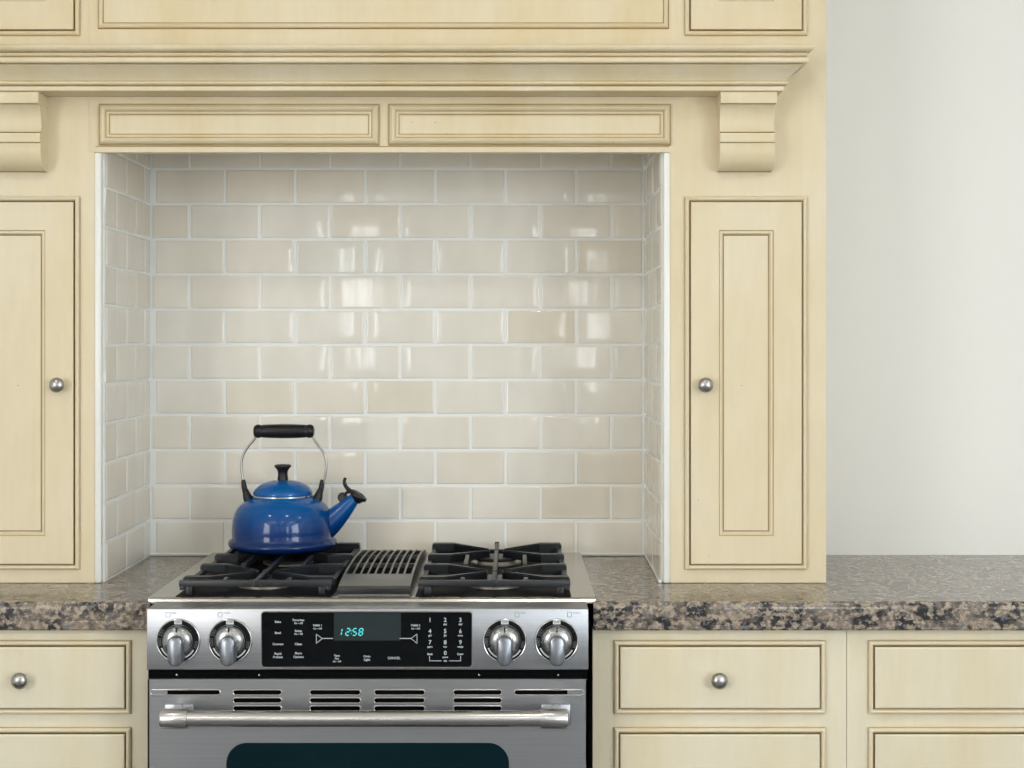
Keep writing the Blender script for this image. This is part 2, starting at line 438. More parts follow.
# ------------------------------------------------------------------ cabinet joinery
BEAD = [(0, 0, 1), (0.0003, .0035, 0), (.0022, .0078, 0), (.0048, .0092, 0), (.0075, .0078, 0), (.0093, .0025, 1), (.0112, .0012, 1), (.0118, 0, 1)]
def bead_frame(x0, x1, z0, z1, y, parent):
    m = MB(); m.frame(x0, x1, z0, z1, y - .0002, BEAD); return m.build('bead_frame', [cream, glaze], parent)
def knob(c, parent, r=.0148):
    m = MB()
    m.lathe([(0, 0), (r * .62, 0), (r * .62, .0018), (r * .42, .004), (r * .36, .010), (r * .55, .0135), (r * .93, .0155), (r, .0175), (r * .97, .0195), (r * .86, .0225), (r * .62, .0252), (r * .3, .0268), (0, .0272)], c, (0, -1, 0), 32)
    return m.build('knob', nickel, parent)
def door(x0, x1, z0, z1, y, parent, stile, rail_b=None, name='door', recess=True, mat=None):
    """inset leaf inside the bead: flat frame, moulded step, flat field"""
    mat = mat or cream
    e = .0114
    m = MB(); a, b_, c, d = x0 + e, x1 - e, z0 + e, z1 - e
    rim = [(0, 0.0004, 1), (0, .0066, 0), (.0012, .0078, 0)]
    if recess:
        s_ = stile
        prof = rim + [(s_, .0078, 2), (s_ + .0018, .0052, 0), (s_ + .0052, .0060, 0), (s_ + .0078, .0026, 1), (s_ + .0104, .0016, 0)]
    else:
        prof = rim + [(.0035, .0082, 0)]
    m.frame(a, b_, c, d, y, prof, fill=True)
    return m.build(name, [mat, glaze, glaze_soft], parent)

def tower(sg, label):
    """pilaster cabinet from counter to ceiling; sg = +1 right of the alcove"""
    ctr = -.2515
    mx = lambda a, b_: (a, b_) if sg > 0 else (2 * ctr - b_, 2 * ctr - a)
    t = thing('tower_cabinet', (mx(.45, .45)[0], YF, CT), label, 'cabinet', None)
    m = MB()
    a, b_ = mx(.3068, .6095); m.box(a, b_, YF, 0.010, CT + .0008, 1.7495)
    a, b_ = mx(.3182, .6095); m.box(a, b_, YF, 0.010, 1.7495, CEIL - .002)
    m.build('body', cream, t)
    xa, xb = mx(X(684.5, YF), X(807, YF))
    za, zb = Z(569.5, YF), Z(196.5, YF)
    bead_frame(xa, xb, za, zb, YF, t)
    d = door(xa, xb, za, zb, YF, t, .0545)
    kx = X(705.5, YF - .02) if sg > 0 else 2 * ctr - X(705.5, YF - .02)
    knob((kx, YF - .0078, Z(385, YF - .02)), d)
    z0 = Z(36, YF)
    bead_frame(xa, xb, z0, CEIL - .06, YF, t)
    door(xa, xb, z0, CEIL - .06, YF, t, .0545)
    return t
tower(1, 'narrow cream cabinet right of tiled alcove, above the granite, with nickel knob')
tower(-1, 'narrow cream cabinet at the left end of the tiled alcove beyond kettle')

# hood front between the two towers
h = thing('range_hood_surround', (-.2515, YF, 1.7497), 'wide cream panelled hood front spanning above the tiled range alcove', 'range hood')
hx0, hx1 = 2 * -.2515 - .318, .318
m = MB(); m.box(hx0, hx1, YF, YF + .022, 1.7497, CEIL - .002); m.box(XL + .002, XRT - .002, YF + .022, .010, TOPZ + .003, TOPZ + .03); m.build('body', cream, h)
m = MB(); m.box(XL - .012, XRT + .012, YF - .0015, YF, 1.7497, Z(147.2, YF), mat=0); m.box(XL - .012, XRT + .012, YF - .0004, YF, Z(147.2, YF), Z(146.2, YF), mat=1)
m.build('bottom_bead', [cream, glaze], h)
HP = [(0, 0, 1), (.0008, .0035, 1), (.0030, .0045, 0), (.0046, .0095, 0), (.0085, .0125, 0), (.0122, .0105, 0), (.0142, .0062, 1), (.0162, .0056, 0), (.0186, .0066, 0), (.0205, .0052, 1), (.0225, .0030, 0), (.0230, .0022, 0)]
for (pa, pb) in ((99, 379.8), (388.2, 671)):
    m = MB(); m.frame(X(pa, YF), X(pb, YF), Z(145.6, YF), Z(103.8, YF), YF - .0002, HP, fill=True)
    m.build('panel', [cream, glaze_soft], h)
UP = [(0, 0, 1), (.0022, .0012, 0), (.0028, .0062, 0), (.0060, .0088, 0), (.0095, .0070, 0), (.0105, .0040, 1), (.0122, .0036, 0), (.0128, .0030, 0)]
m = MB(); m.frame(X(98, YF), X(669, YF), Z(29.2, YF), CEIL - .06, YF - .0002, UP, fill=True); m.build('upper_panel', [cream, glaze], h)

# mantel shelf: mitred cornice
c0Y, c0X, cz = -.448, .5137, 1.8574
zc = lambda py, o: EYE + (345 - py) / (S0 * kY(c0Y - o))
# (offset, z, material of next strip)
cp = [(0, cz, 0), (.0015, zc(90.2, 0), 0), (.0015, zc(86.6, 0), 1), (-.001, zc(85.3, 0), 0), (.006, zc(84.6, .005), 0), (.0085, zc(83.2, .008), 0), (.0085, zc(82.0, .008), 0), (.0065, zc(81.3, .008), 1), (.005, zc(80.3, .008), 0)]
za, zb = zc(80.3, .008), zc(64.2, .034)
for i in range(1, 9):
    t_ = i / 8; a = t_ * math.pi / 2
    cp.append((.005 + (.033 - .005) * (0.86 * t_ + 0.14 * (1 - math.cos(a))), za + (zb - za) * (0.86 * t_ + 0.14 * math.sin(a)), 0))
cp[-1] = (cp[-1][0], cp[-1][1], 1)
cp += [(.0305, zc(63.3, .034), 0), (.0385, zc(62.9, .036), 0), (.0405, zc(61.4, .038), 0), (.0405, zc(58, .038), 0), (.038, zc(57, .038), 1), (.034, zc(56.2, .038), 0), (.0385, zc(55.6, .038), 0), (.0405, zc(54, .04), 0), (.0385, zc(52.6, .04), 1), (.036, zc(51.6, .04), 0), (.043, zc(51.0, .043), 0), (.048, zc(49.5, .045), 0), (.050, zc(47.5, .046), 0), (.048, zc(45.0, .046), 0), (.044, zc(44.0, .045), 0)]
ms_ = thing('mantel_shelf', (-.2515, YF, cz), 'long cream cornice shelf carried on corbels above the range alcove', 'shelf')
m = MB()
c0L = 2 * -.2515 - c0X
def path(o, z):
    return [(c0L - o, YF - .0004, z), (c0L - o, c0Y - o, z), (c0X + o, c0Y - o, z), (c0X + o, YF - .0004, z)]
for (o1, z1, mt), (o2, z2, _) in zip(cp[:-1], cp[1:]):
    A, B = path(o1, z1), path(o2, z2)
    for i in range(3): m.add([A[i], A[i + 1], B[i + 1], B[i]], [(0, 1, 2, 3)], mt)
m.add(path(*cp[0][:2]), [(0, 1, 2, 3)]); m.add(path(*cp[-1][:2]), [(3, 2, 1, 0)])
A = [path(o, z) for o, z, _ in cp]
m.add([p[0] for p in A], [tuple(range(len(A)))]); m.add([p[3] for p in A], [tuple(range(len(A)))])
m.build('cornice', [cream, glaze_soft], ms_)
m = MB(); m.box(c0L + .004, c0X - .004, YF - .0025, YF - .0004, cz - .006, cz - .0004); m.build('scotia', cream, ms_)

def corbel(sg, label):
    a, b_ = (.3975, .5020)
    if sg < 0: a, b_ = 2 * -.2515 - b_, 2 * -.2515 - a
    pr = [(0.0, 1.8570, 0), (.060, 1.8570, 0), (.0605, 1.8362, 0), (.0595, 1.8349, 1), (.0545, 1.8342, 0), (.0475, 1.826, 0), (.0420, 1.814, 0), (.0395, 1.801, 0), (.0405, 1.790, 0), (.0450, 1.7832, 1), (.0415, 1.7820, 1), (.0415, 1.7808, 0),
          (.0490, 1.7808, 0), (.0490, 1.7640, 0), (.0470, 1.7628, 1), (.0445, 1.7618, 0), (.0462, 1.752, 0), (.0450, 1.741, 0), (.0405, 1.729, 0), (.033, 1.7195, 0), (.0235, 1.7138, 0), (.014, 1.7116, 1), (0.0, 1.7112, 0)]
    m = MB(); m.extrude_x([(YF - .0006 - p, z) for p, z, _ in pr], a, b_, [k for _, _, k in pr])
    m.box(a - .0012, b_ + .0012, YF - .0645, YF - .0008, 1.8352, 1.8569, bev=.0008)
    return tag(m.build('corbel', [cream, glaze], loc=((a + b_) / 2, YF, 1.7112)), label, 'corbel')
corbel(1, 'stepped cream corbel under right end of the shelf, above the narrow cabinet')
corbel(-1, 'stepped cream corbel under the left end of the cornice shelf')

# base cabinets
def base_cabinet(x0, x1, label, two_col=False):
    t = thing('base_cabinet', ((x0 + x1) / 2, YB, 0), label, 'cabinet')
    m = MB(); m.box(x0, x1, YB, 0.010, .1, .862); m.box(x0 + .002, x1 - .002, YB + .07, 0.0, 0.0005, .1, mat=1); m.build('body', [cream_b, wood_table], t)
    rows = [(Z(713.7, YB), Z(640, YB)), (.40, Z(727, YB)), (.135, .375)]
    mg = .0380
    cols = [(x0 + mg, x1 - mg)]
    for (za, zb) in rows:
        for (a, b_) in cols:
            m = MB(); m.frame(a, b_, za, zb, YB - .0002, BEAD); bf = m.build('bead_frame', [cream, glaze], t)
            d = door(a, b_, za, zb, YB, t, 0, recess=False, name='drawer', mat=cream_b)
            knob(((a + b_) / 2 - .0035, YB - .0078, (za + zb) / 2 - .002), d, .0152)
    return t
base_cabinet(.1463, .6058, 'cream drawer unit beside the range, under right granite counter')
base_cabinet(.6068, 1.30, 'wider cream drawer unit at far right end, past narrow cabinet')
base_cabinet(2 * XR - .6058, 2 * XR - .1463, 'cream drawer unit on the left side of the range')
base_cabinet(2 * XR - 1.30, 2 * XR - .6068, 'wider cream drawer unit at far left end, past the left drawer unit')

# granite worktops
def worktop(x0, x1, label):
    yb, t_, lo = 0.0114, CT, Z(631, -.597)
    mid = Z(620.8, -.597)
    pr = [(yb, t_)]
    for i in range(7):
        a = R(90 * i / 6); r = .012
        pr.append((-.585 - r * math.sin(a), t_ - r + r * math.cos(a)))
    pr += [(-.5972, mid + .002), (-.5958, mid + .0005), (-.5958, mid - .0005), (-.5972, mid - .002), (-.5968, lo + .004), (-.5935, lo + .0005), (-.590, lo), (yb, lo)]
    m = MB(); m.extrude_x(pr, x0, x1)
    return tag(m.build('worktop', granite, loc=((x0 + x1) / 2, -.3, lo)), label, 'countertop')
worktop(.1464, 1.31, 'speckled brown granite counter slab right of the range')
worktop(2 * XR - 1.31, 2 * XR - .1464, 'speckled brown granite counter slab left of the range')

# ------------------------------------------------------------------ the range
rg = thing('range', (XR, -.33, 0), 'stainless slide-in gas range with black grates and lit clock panel', 'stove')
HW = .386
px = lambda p: X(p, YP)
pz = lambda p: Z(p, YP)
m = MB(); m.box(XR - HW + .004, XR + HW - .004, -.6, -.012, .09, .905); m.box(XR - .36, XR + .36, -.58, -.03, 0.0005, .09)
m.box(XR - HW + .001, XR + HW - .001, -.662, -.6, .60, .8085)
m.build('body', black_gap, rg)
CZ = .9215
m = MB(); m.extrude_x([(-.006, CZ), (-.583, CZ), (-.5875, CZ - .0008), (-.591, CZ - .0028), (-.5938, CZ - .0070), (-.006, CZ - .0071)], XR - .4025, XR + .4025)
m.extrude_x([(-.5938, CZ - .0070), (-.594, CZ - .0100), (-.588, CZ - .0102), (-.586, CZ - .0071)], XR - .3975, XR + .3975)
# raised rim of the pressed top
ck = m.build('cooktop', steel_top, rg)
m = MB()
prof = [(-.594, .9085), (YP + .004, .9085 - .0), (YP + .001, .9145)]
m.box(XR - HW, XR + HW, YP, -.5945, pz(669.8), .9148, bev=.0016, seg=2)
cpn = m.build('control_panel', steel, rg)
# bezel and black glass
gx0, gx1, gz0, gz1 = px(262), px(471.5), pz(666.5), pz(612.3)
m = MB()
for (r_, grow, out, nxt) in ():
    pass
outer = rrect(gx0 - .0022, gx1 + .0022, gz0 - .0022, gz1 + .0022, .007)
inner = rrect(gx0, gx1, gz0, gz1, .005)
rings = [[(x, YP + .0002, z) for x, z in outer], [(x, YP - .0016, z) for x, z in rrect(gx0 - .0016, gx1 + .0016, gz0 - .0016, gz1 + .0016, .0065)], [(x, YP - .0016, z) for x, z in rrect(gx0 - .0006, gx1 + .0006, gz0 - .0006, gz1 + .0006, .0055)], [(x, YP - .0006, z) for x, z in inner]]
n = len(outer)
for A, B in zip(rings[:-1], rings[1:]):
    for i in range(n): m.add([A[i], A[(i + 1) % n], B[(i + 1) % n], B[i]], [(0, 1, 2, 3)], 0, True)
m.build('bezel', handle_steel, cpn)
m = MB(); m.poly(inner, YP - .0007); m.build('display_glass', panel_glass, cpn)
YT = YP - .0011
m = MB(); m.poly([(px(a), pz(b_)) for a, b_ in ((334, 640.5), (401, 640.5), (401, 613), (334, 613))], YP - .0009); m.build('clock_window', clock_glass, cpn)
m = MB()
sub = .0052
def T(t_, x, y, s=sub, mat=0): m.text(t_, s * 1.06, px(x), YT, pz(y), mat, pull=.00009)
for t_, y in (('Bake', 621.8), ('Broil', 632.8), ('Convect', 644)): T(t_, 278, y)
T('Rapid', 278, 653.6); T('Preheat', 278, 657)
T('Favorites', 298.5, 620); T('On \u2022 Off', 298.5, 623.2, .0040)
T('Setup', 298.5, 630.8); T('On \u2022 Off', 298.5, 634, .0040)
T('Clean', 298.5, 644); T('More', 298.5, 653.2); T('Options', 298.5, 656.8)
for cx_, nm in ((317.5, 'TIMER 1'), (415.5, 'TIMER 2')):
    T(nm, cx_, 625.4, .0044); T('On \u2022 Off', cx_, 628.6, .0040)
T('Vent', 337, 655.6, .0048); T('Fan', 337, 658.4, .0048); T('On \u2022 Off', 337, 661.4, .0038)
T('Oven', 367, 656.2); T('Light', 367, 659.6); T('CANCEL', 394, 658, .0054)
for i, (d_, s_) in enumerate((('1', ''), ('2', 'abc'), ('3', 'def'), ('4', 'ghi'), ('5', 'jkl'), ('6', 'mno'), ('7', 'pqrs'), ('8', 'tuv'), ('9', 'wxyz'))):
    cx_, cy_ = 430 + 15.2 * (i % 3), 620 + 11.2 * (i // 3)
    m.text(d_, .0105, px(cx_), YT, pz(cy_), 0, pull=.00008)
    if s_: T(s_, cx_, cy_ + 4.2, .0046)
m.text('0', .0105, px(445.3), YT, pz(653), 0, pull=.00008)
T('space', 445.3, 657, .0042); T('Back', 430, 654, .0046); T('Enter', 460.4, 654, .0046); T('Set', 445.3, 660.8, .0042)
def bar(xa, ya, xb, yb, w=.0009, mat=0):
    A, B = Vector((px(xa), pz(ya))), Vector((px(xb), pz(yb))); d = (B - A).normalized(); q = Vector((-d.y, d.x)) * w / 2
    m.poly([(A + q)[:], (B + q)[:], (B - q)[:], (A - q)[:]], YT, mat)
for p in ((429.6, 656, 429.6, 660.9), (429.2, 660.7, 441.4, 660.7), (449.2, 660.7, 461, 660.7), (460.6, 656, 460.6, 660.9)): bar(*p)
for a, b_ in ((316.4, 322.4), (417, 411)):
    bar(a, 634, a, 643.4); bar(a, 634, b_, 638.4); bar(a, 643.2, b_, 638.4)
bar(322.4, 638.3, 333, 638.3, .0012); bar(411, 638.3, 399.6, 638.3, .0012)
m.build('lettering', [ink_white, ink_grey], cpn, auto='keep')
# seven segment clock
m = MB()
SEG = {'1': 'bc', '2': 'abged', '5': 'afgcd', '8': 'abcdefg'}
def digit(ch, x0, zb, w, hgt):
    th = .0019; sl = .17
    P = {'a': ((0, hgt), (w, hgt)), 'g': ((0, hgt / 2), (w, hgt / 2)), 'd': ((0, 0), (w, 0)), 'f': ((0, hgt / 2), (0, hgt)), 'e': ((0, 0), (0, hgt / 2)), 'b': ((w, hgt / 2), (w, hgt)), 'c': ((w, 0), (w, hgt / 2))}
    for s_ in SEG[ch]:
        (xa, za), (xb, zb_) = P[s_]
        A = Vector((xa, za)); B = Vector((xb, zb_)); d = (B - A).normalized(); A = A + d * .0005; B = B - d * .0005; q = Vector((-d.y, d.x)) * th / 2; e = d * th / 2
        pts = [A, A + e + q, B - e + q, B, B - e - q, A + e - q]
        m.poly([(x0 + p.x + p.y * sl, zb + p.y) for p in pts], YT)
zb_ = pz(635.2); hg = pz(628.4) - zb_
for ch, xx in (('1', 337.6), ('2', 345.6), ('5', 352.4), ('8', 358.6)):
    digit(ch, px(xx), zb_, .0062, hg)
for f in (.28, .68):
    cx_, cz_ = px(351) + hg * f * .17, zb_ + hg * f
    m.poly([(cx_ + .0008 * math.cos(R(a)), cz_ + .0008 * math.sin(R(a))) for a in range(0, 360, 45)], YT)
m.build('clock_digits', cyan, cpn, auto='keep')

# burner knobs
def range_knob(cx_, icon):
    cz_ = pz(640.7)
    m = MB()
    m.lathe([(.0388, 0), (.0384, .0022), (.0372, .0030), (.0360, .0026)], (cx_, YP, cz_), (0, -1, 0), 64)
    k = m.build('burner_knob', steel_top, rg)
    m = MB(); m.lathe([(.0368, .0002), (.0362, .0024), (.0285, .0024), (.0280, .0004)], (cx_, YP, cz_), (0, -1, 0), 64); m.build('dial_ring', coal, k)
    m = MB()
    yq = YP - .0027
    def arc(a0, a1, r0, r1, mt=0):
        n_ = 14; o_ = []; i_ = []
        for q in range(n_ + 1):
            a = R(a0 + (a1 - a0) * q / n_)
            o_.append((cx_ + r1 * math.cos(a), cz_ + r1 * math.sin(a))); i_.append((cx_ + r0 * math.cos(a), cz_ + r0 * math.sin(a)))
        for q in range(n_): m.poly([o_[q], o_[q + 1], i_[q + 1], i_[q]], yq, mt)
    m.poly([(cx_ - .0066, cz_ + .0292), (cx_ + .0066, cz_ + .0292), (cx_ + .0066, cz_ + .0362), (cx_ - .0066, cz_ + .0362)], yq, 0)
    arc(203, 246, .0298, .0326); arc(294, 330, .0298, .0326)
    for a0, a1 in ((143, 163), (172, 196), (338, 358)):
        arc(a0, a1, .0298, .0304, 1); arc(a0, a1, .0336, .0342, 1); arc(a0, a0 + 1.6, .0298, .0342, 1); arc(a1 - 1.6, a1, .0298, .0342, 1)
    m.text('OFF', .0058, cx_, yq - .0003, cz_ + .0328, 2)
    for w_, a_ in (('HI', 153), ('MED', 184), ('LO', 348)):
        m.text(w_, .0040, cx_ + .0320 * math.cos(R(a_)), yq - .0002, cz_ + .0320 * math.sin(R(a_)), 1, rot=R(a_ - 90 if a_ < 180 else a_ + 90 if a_ < 270 else a_ - 270 - 180))
    m.build('dial_marks', [ink_white, ink_grey, black_matte], k, auto='keep')
    m = MB(); m.lathe([(.0276, .0004), (.0276, .0055), (.0268, .0085), (.0240, .0125), (.0200, .0150), (.0130, .0168), (0, .0172)], (cx_, YP, cz_), (0, -1, 0), 64); cap = m.build('knob_dome', dome_steel, k)
    m = MB(); m.box(cx_ - .0013, cx_ + .0013, YP - .0165, YP - .008, cz_ + .0175, cz_ + .0255); m.build('pointer_line', black_matte, k)
    # grip bar: rounded tongue from the middle down past the dial
    m = MB(); w_ = .0135
    outl = [(cx_ + w_ * math.cos(R(a)), cz_ + .0005 + w_ * .9 * math.sin(R(a))) for a in range(0, 181, 15)] + [(cx_ + w_ * .98 * math.cos(R(a)), cz_ - .0270 + .0125 * math.sin(R(a))) for a in range(180, 361, 15)]
    lay = [(1.0, YP - .010), (1.0, YP - .0255), (.95, YP - .0285), (.82, YP - .0300), (.0, YP - .0304)]
    cc = Vector((cx_, cz_ - .0135)); L = []
    for sc_, yy in lay[:-1]: L.append([(cc.x + (x - cc.x) * sc_, yy, cc.y + (z - cc.y) * (sc_ if sc_ == 1 else 1 - (1 - sc_) * .55)) for x, z in outl])
    n_ = len(outl)
    for A, B in zip(L[:-1], L[1:]):
        for i in range(n_): m.add([A[i], A[(i + 1) % n_], B[(i + 1) % n_], B[i]], [(0, 1, 2, 3)], 0, True)
    m.add(L[-1], [tuple(range(n_))], 0, True)
    m.build('grip', grip_steel, k)
    return k
kx = [px(504.8), px(556.7)]
for c in kx + [2 * XR - v for v in kx]: range_knob(c, '')
# small burner symbols by the right knobs
m = MB()
for x_, w_ in ((517, 'REAR'), (569.5, 'FRONT'), (168, 'REAR'), (220, 'FRONT')):
    for p in ((x_ - 2, 612.2, x_ + 2, 612.2), (x_ + 2, 612.2, x_ + 2, 617), (x_ + 2, 617, x_ - 2, 617), (x_ - 2, 617, x_ - 2, 612.2)):
        A, B = Vector((px(p[0]), pz(p[1]))), Vector((px(p[2]), pz(p[3]))); d = (B - A).normalized(); q = Vector((-d.y, d.x)) * .0004
        m.poly([(A + q)[:], (B + q)[:], (B - q)[:], (A - q)[:]], YP - .0004)
    m.text(w_, .0040, px(x_ + 3.4), YP - .0004, pz(613), 0, align='LEFT')
m.build('burner_symbols', ink_grey, cpn, auto='keep')

# oven door
YD = YP + .001
DW = .3845
dz1, dz0 = pz(679.6), .20
m = MB()
SL = [(233.6, 281), (310.2, 360), (374.6, 424.2), (453.8, 501.2)]
SL1 = SL + [(515, 567.5), (167, 219.5)]
rowsy = [(690.6, 694.8), (698.6, 702.8), (706.6, 710.8)]
zc_ = dz1
def band(za, zb, slots):
    xs_ = XR - DW
    for a, b_ in sorted(slots):
        m.box(xs_, px(a), YD, YD + .004, zb, za); xs_ = px(b_)
    m.box(xs_, XR + DW, YD, YD + .004, zb, za)
for i, (ya, yb) in enumerate(rowsy):
    band(zc_, pz(ya), []); band(pz(ya), pz(yb), SL1 if i == 0 else SL); zc_ = pz(yb)
band(zc_, dz0, [])
# folded edges and inner box
m.box(XR - DW, XR - DW + .003, YD, YD + .03, dz0, dz1); m.box(XR + DW - .003, XR + DW, YD, YD + .03, dz0, dz1); m.box(XR - DW, XR + DW, YD + .001, YD + .012, dz1 - .003, dz1 + .0004)
od = m.build('oven_door', steel, rg)
for i, (ya, yb) in enumerate(rowsy):
    for a, b_ in (SL1 if i == 0 else SL):
        m = MB()
        if a == 515: b_ = 583
        if b_ == 219.5: a = 151
        r_ = (pz(ya) - pz(yb)) / 2
        ro = rrect(px(a) - .0022, px(b_) + .0022, pz(yb) - .0022, pz(ya) + .0022, r_ + .00215)
        ri = rrect(px(a), px(b_), pz(yb), pz(ya), r_ - .0001)
        n_ = len(ro)
        lay = [[(x, YD - .0001, z) for x, z in ro], [(x, YD - .0009, z) for x, z in rrect(px(a) - .0010, px(b_) + .0010, pz(yb) - .0010, pz(ya) + .0010, r_ + .00095)], [(x, YD - .0003, z) for x, z in ri], [(x, YD + (.004 if a not in (515, 151) else -.00005), z) for x, z in ri]]
        for A, B in zip(lay[:-1], lay[1:]):
            for q in range(n_): m.add([A[q], A[(q + 1) % n_], B[(q + 1) % n_], B[q]], [(0, 1, 2, 3)], 0, True)
        m.build('vent_slot', steel_top, od)
m = MB(); m.box(XR - DW + .004, XR + DW - .004, YD + .006, YD + .03, dz0 + .01, dz1 - .004); m.build('door_core', black_gap, od)
for xx in (258.5, 479, 558.3, 176):
    m = MB(); m.lathe([(0, .0016), (.0016, .0013), (.0022, .0)], (px(xx), -.662, pz(676)), (0, -1, 0), 14)
    m.build('hinge_screw', chrome, rg)
# window
w0, w1, wz0, wz1 = px(226.2), px(509), .30, pz(743)
m = MB()
A = [(x, YD - .0002, z) for x, z in rrect(w0, w1, wz0, wz1, .036, 12)]; B = [(x, YD - .0018, z) for x, z in rrect(w0 + .0012, w1 - .0012, wz0 + .0012, wz1 - .0012, .035, 12)]
n_ = len(A)
for i in range(n_): m.add([A[i], A[(i + 1) % n_], B[(i + 1) % n_], B[i]], [(0, 1, 2, 3)], 0, True)
m.add(B, [tuple(range(n_))])
m.build('oven_window', oven_glass, od)
# handle
YH = YP - .056
hz = Z(718.6, YH); hxr = X(568, YH); hin = X(541, YH)
m = MB(); m.lathe([(.0136, 0), (.0136, 2 * (hin - XR))], (2 * XR - hin, YH, hz), (1, 0, 0), 40); hd = m.build('handle', handle_steel, od)
for sg in (1, -1):
    m = MB()
    xi, xo = (hin, hxr) if sg > 0 else (2 * XR - hin, 2 * XR - hxr)
    L_ = abs(xo - xi)
    m.lathe([(.0136, -.0005), (.0170, -.0005), (.0172, .001), (.0172, L_ - .004), (.0160, L_ - .001), (.013, L_), (0, L_)], (xi, YH, hz), (sg, 0, 0), 40)
    xm = (xi + xo) / 2 + sg * .004
    m.lathe([(.0125, 0), (.0125, .0535)], (xm, YH, hz), (0, 1, 0), 28)
    m.build('handle_mount', handle_steel, od); m = MB()
    m.box(xm - .026, xm + .026, YD - .0035, YD - .0001, hz - .026, hz + .012, bev=.0030)
    m.build('handle_bracket', steel, od)

# burner pans, burners, grates
def grate(x0, x1):
    y0, y1 = -.573, -.049
    m = MB(); m.box(x0 - .004, x1 + .001, -.583, -.043, CZ, CZ + .0008, bev=.0003, seg=1); m.build('burner_pan', pan_steel, rg)
    cx_ = (x0 + x1) / 2
    for yc in (-.166, -.457):
        m = MB()
        m.lathe([(.052, 0), (.052, .003), (.046, .0075), (.040, .0085)], (cx_, yc, CZ + .0008), (0, 0, 1), 40)
        bu = m.build('burner', burner_alu, rg)
        m = MB(); m.lathe([(.044, .0078), (.0445, .0105), (.042, .0135), (.032, .0145), (0, .0145)], (cx_, yc, CZ + .0008), (0, 0, 1), 40); m.build('burner_cap', black_iron, bu)
    m = MB(); zt, zb = .949, .9375
    w = .011
    m.box(x0, x1, y0, y0 + w, zb, zt, bev=.0018); m.box(x0 + .004, x1 - .004, y1 - w, y1, zb - .012, zb - .002, bev=.0018)
    m.box(x0 + .001, x0 + w, y0, y1, zb - .006, zb + .003, bev=.0018); m.box(x1 - w, x1 - .001, y0, y1, zb - .006, zb + .003, bev=.0018)
    for fx in (x0 + .012, x1 - .024):
        for fy in (y0 + .002, -.317, y1 - .014): m.box(fx, fx + .012, fy, fy + .012, CZ + .0008, zb + .002, bev=.001)
    # spine with turned-up stubs
    m.box(cx_ - .004, cx_ + .004, y0 + .004, y1 - .004, zb + .001, zt + .0008, bev=.0015)
    for yy in (y0 - .002, -.457 - .006, -.166 - .006, y1 - .010):
        m.box(cx_ - .0048, cx_ + .0048, yy, yy + .012, zb, zt + .0022, bev=.0015)
    for sg in (1, -1):
        for ya_, yb_ in ((-.368, -.236), (-.567, -.532)):
            m.box(cx_ + sg * .058 - .0042, cx_ + sg * .058 + .0042, ya_, yb_, zb + .001, zt + .0004, bev=.0014)
    for yc, ys in ((-.166, (-.064, -.232)), (-.457, (-.372, -.527))):
        for ye in ys:
            for sg in (1, -1):
                xs_ = x0 if sg < 0 else x1
                inn = xs_ - sg * .047
                tip = cx_ + sg * .014
                yt = yc + (ye - yc) * .10
                hw = .0115
                pts = [(xs_, ye - hw), (inn, ye - hw), (tip, yt - .0035), (tip, yt + .0035), (inn, ye + hw), (xs_, ye + hw)]
                m.prism(pts, zb - .004, zt + .0012, bev=.0022)
    return m.build('grate', black_iron, rg)
grate(-.171, .106)
grate(-.604, -.327)
# downdraft vent
vx0, vx1 = -.3155, -.1845
vp = [(-.573, CZ), (-.573, .9355), (-.566, .9385), (-.52, .9435), (-.477, .9468), (-.43, .9495), (-.38, .9515), (-.33, .9525), (-.28, .9522), (-.23, .9510), (-.18, .9485), (-.13, .9445), (-.09, .9395), (-.05, .9310), (-.028, CZ)]
def vz(y):
    for (ya, za), (yb, zb) in zip(vp[1:-1], vp[2:]):
        if ya <= y <= yb: return za + (zb - za) * (y - ya) / (yb - ya)
    return CZ
m = MB()
# solid front plate and rim, then slats
front = [(y, z) for y, z in vp if y <= -.477]
pr = front + [(-.477, CZ)]
m.extrude_x(pr, vx0, vx1)
back = [(-.062, CZ), (-.062, vz(-.062)), (-.05, .9285), (-.028, CZ)]
m.extrude_x(back, vx0, vx1)
ys = [-.477 + (.415) * i / 18 for i in range(19)]
def slat(xa, xb, d=.012, dz=0):
    top = [(y, vz(y) - dz) for y in ys]; bot = [(y, max(CZ + .0002, z - d)) for y, z in reversed(top)]
    m.extrude_x(top + bot, xa, xb)
slat(vx0, vx0 + .0045, .05); slat(vx1 - .0045, vx1, .05)
ns = 9; span = (vx1 - vx0 - .009); pitch = span / ns
for i in range(1, ns): 
    xx = vx0 + .0045 + pitch * i; slat(xx - .0018, xx + .0018, .0025)
for yy in (-.35, -.225):
    m.box(vx0 + .003, vx1 - .003, yy - .003, yy + .003, vz(yy) - .012, vz(yy) - .0045)
vt = m.build('downdraft_vent', steel_dark, rg)
m = MB(); m.box(vx0 + .004, vx1 - .004, -.476, -.064, CZ + .0001, CZ + .0006); m.box(vx0 + .004, vx1 - .004, -.4768, -.4762, CZ + .0001, .940); m.build('vent_well', black_gap, vt)
m = MB(); m.box(vx0 - .0004, vx1 + .0004, -.5742, -.5725, CZ + .003, .9352, bev=.0006); m.build('vent_front_lip', black_matte, vt)

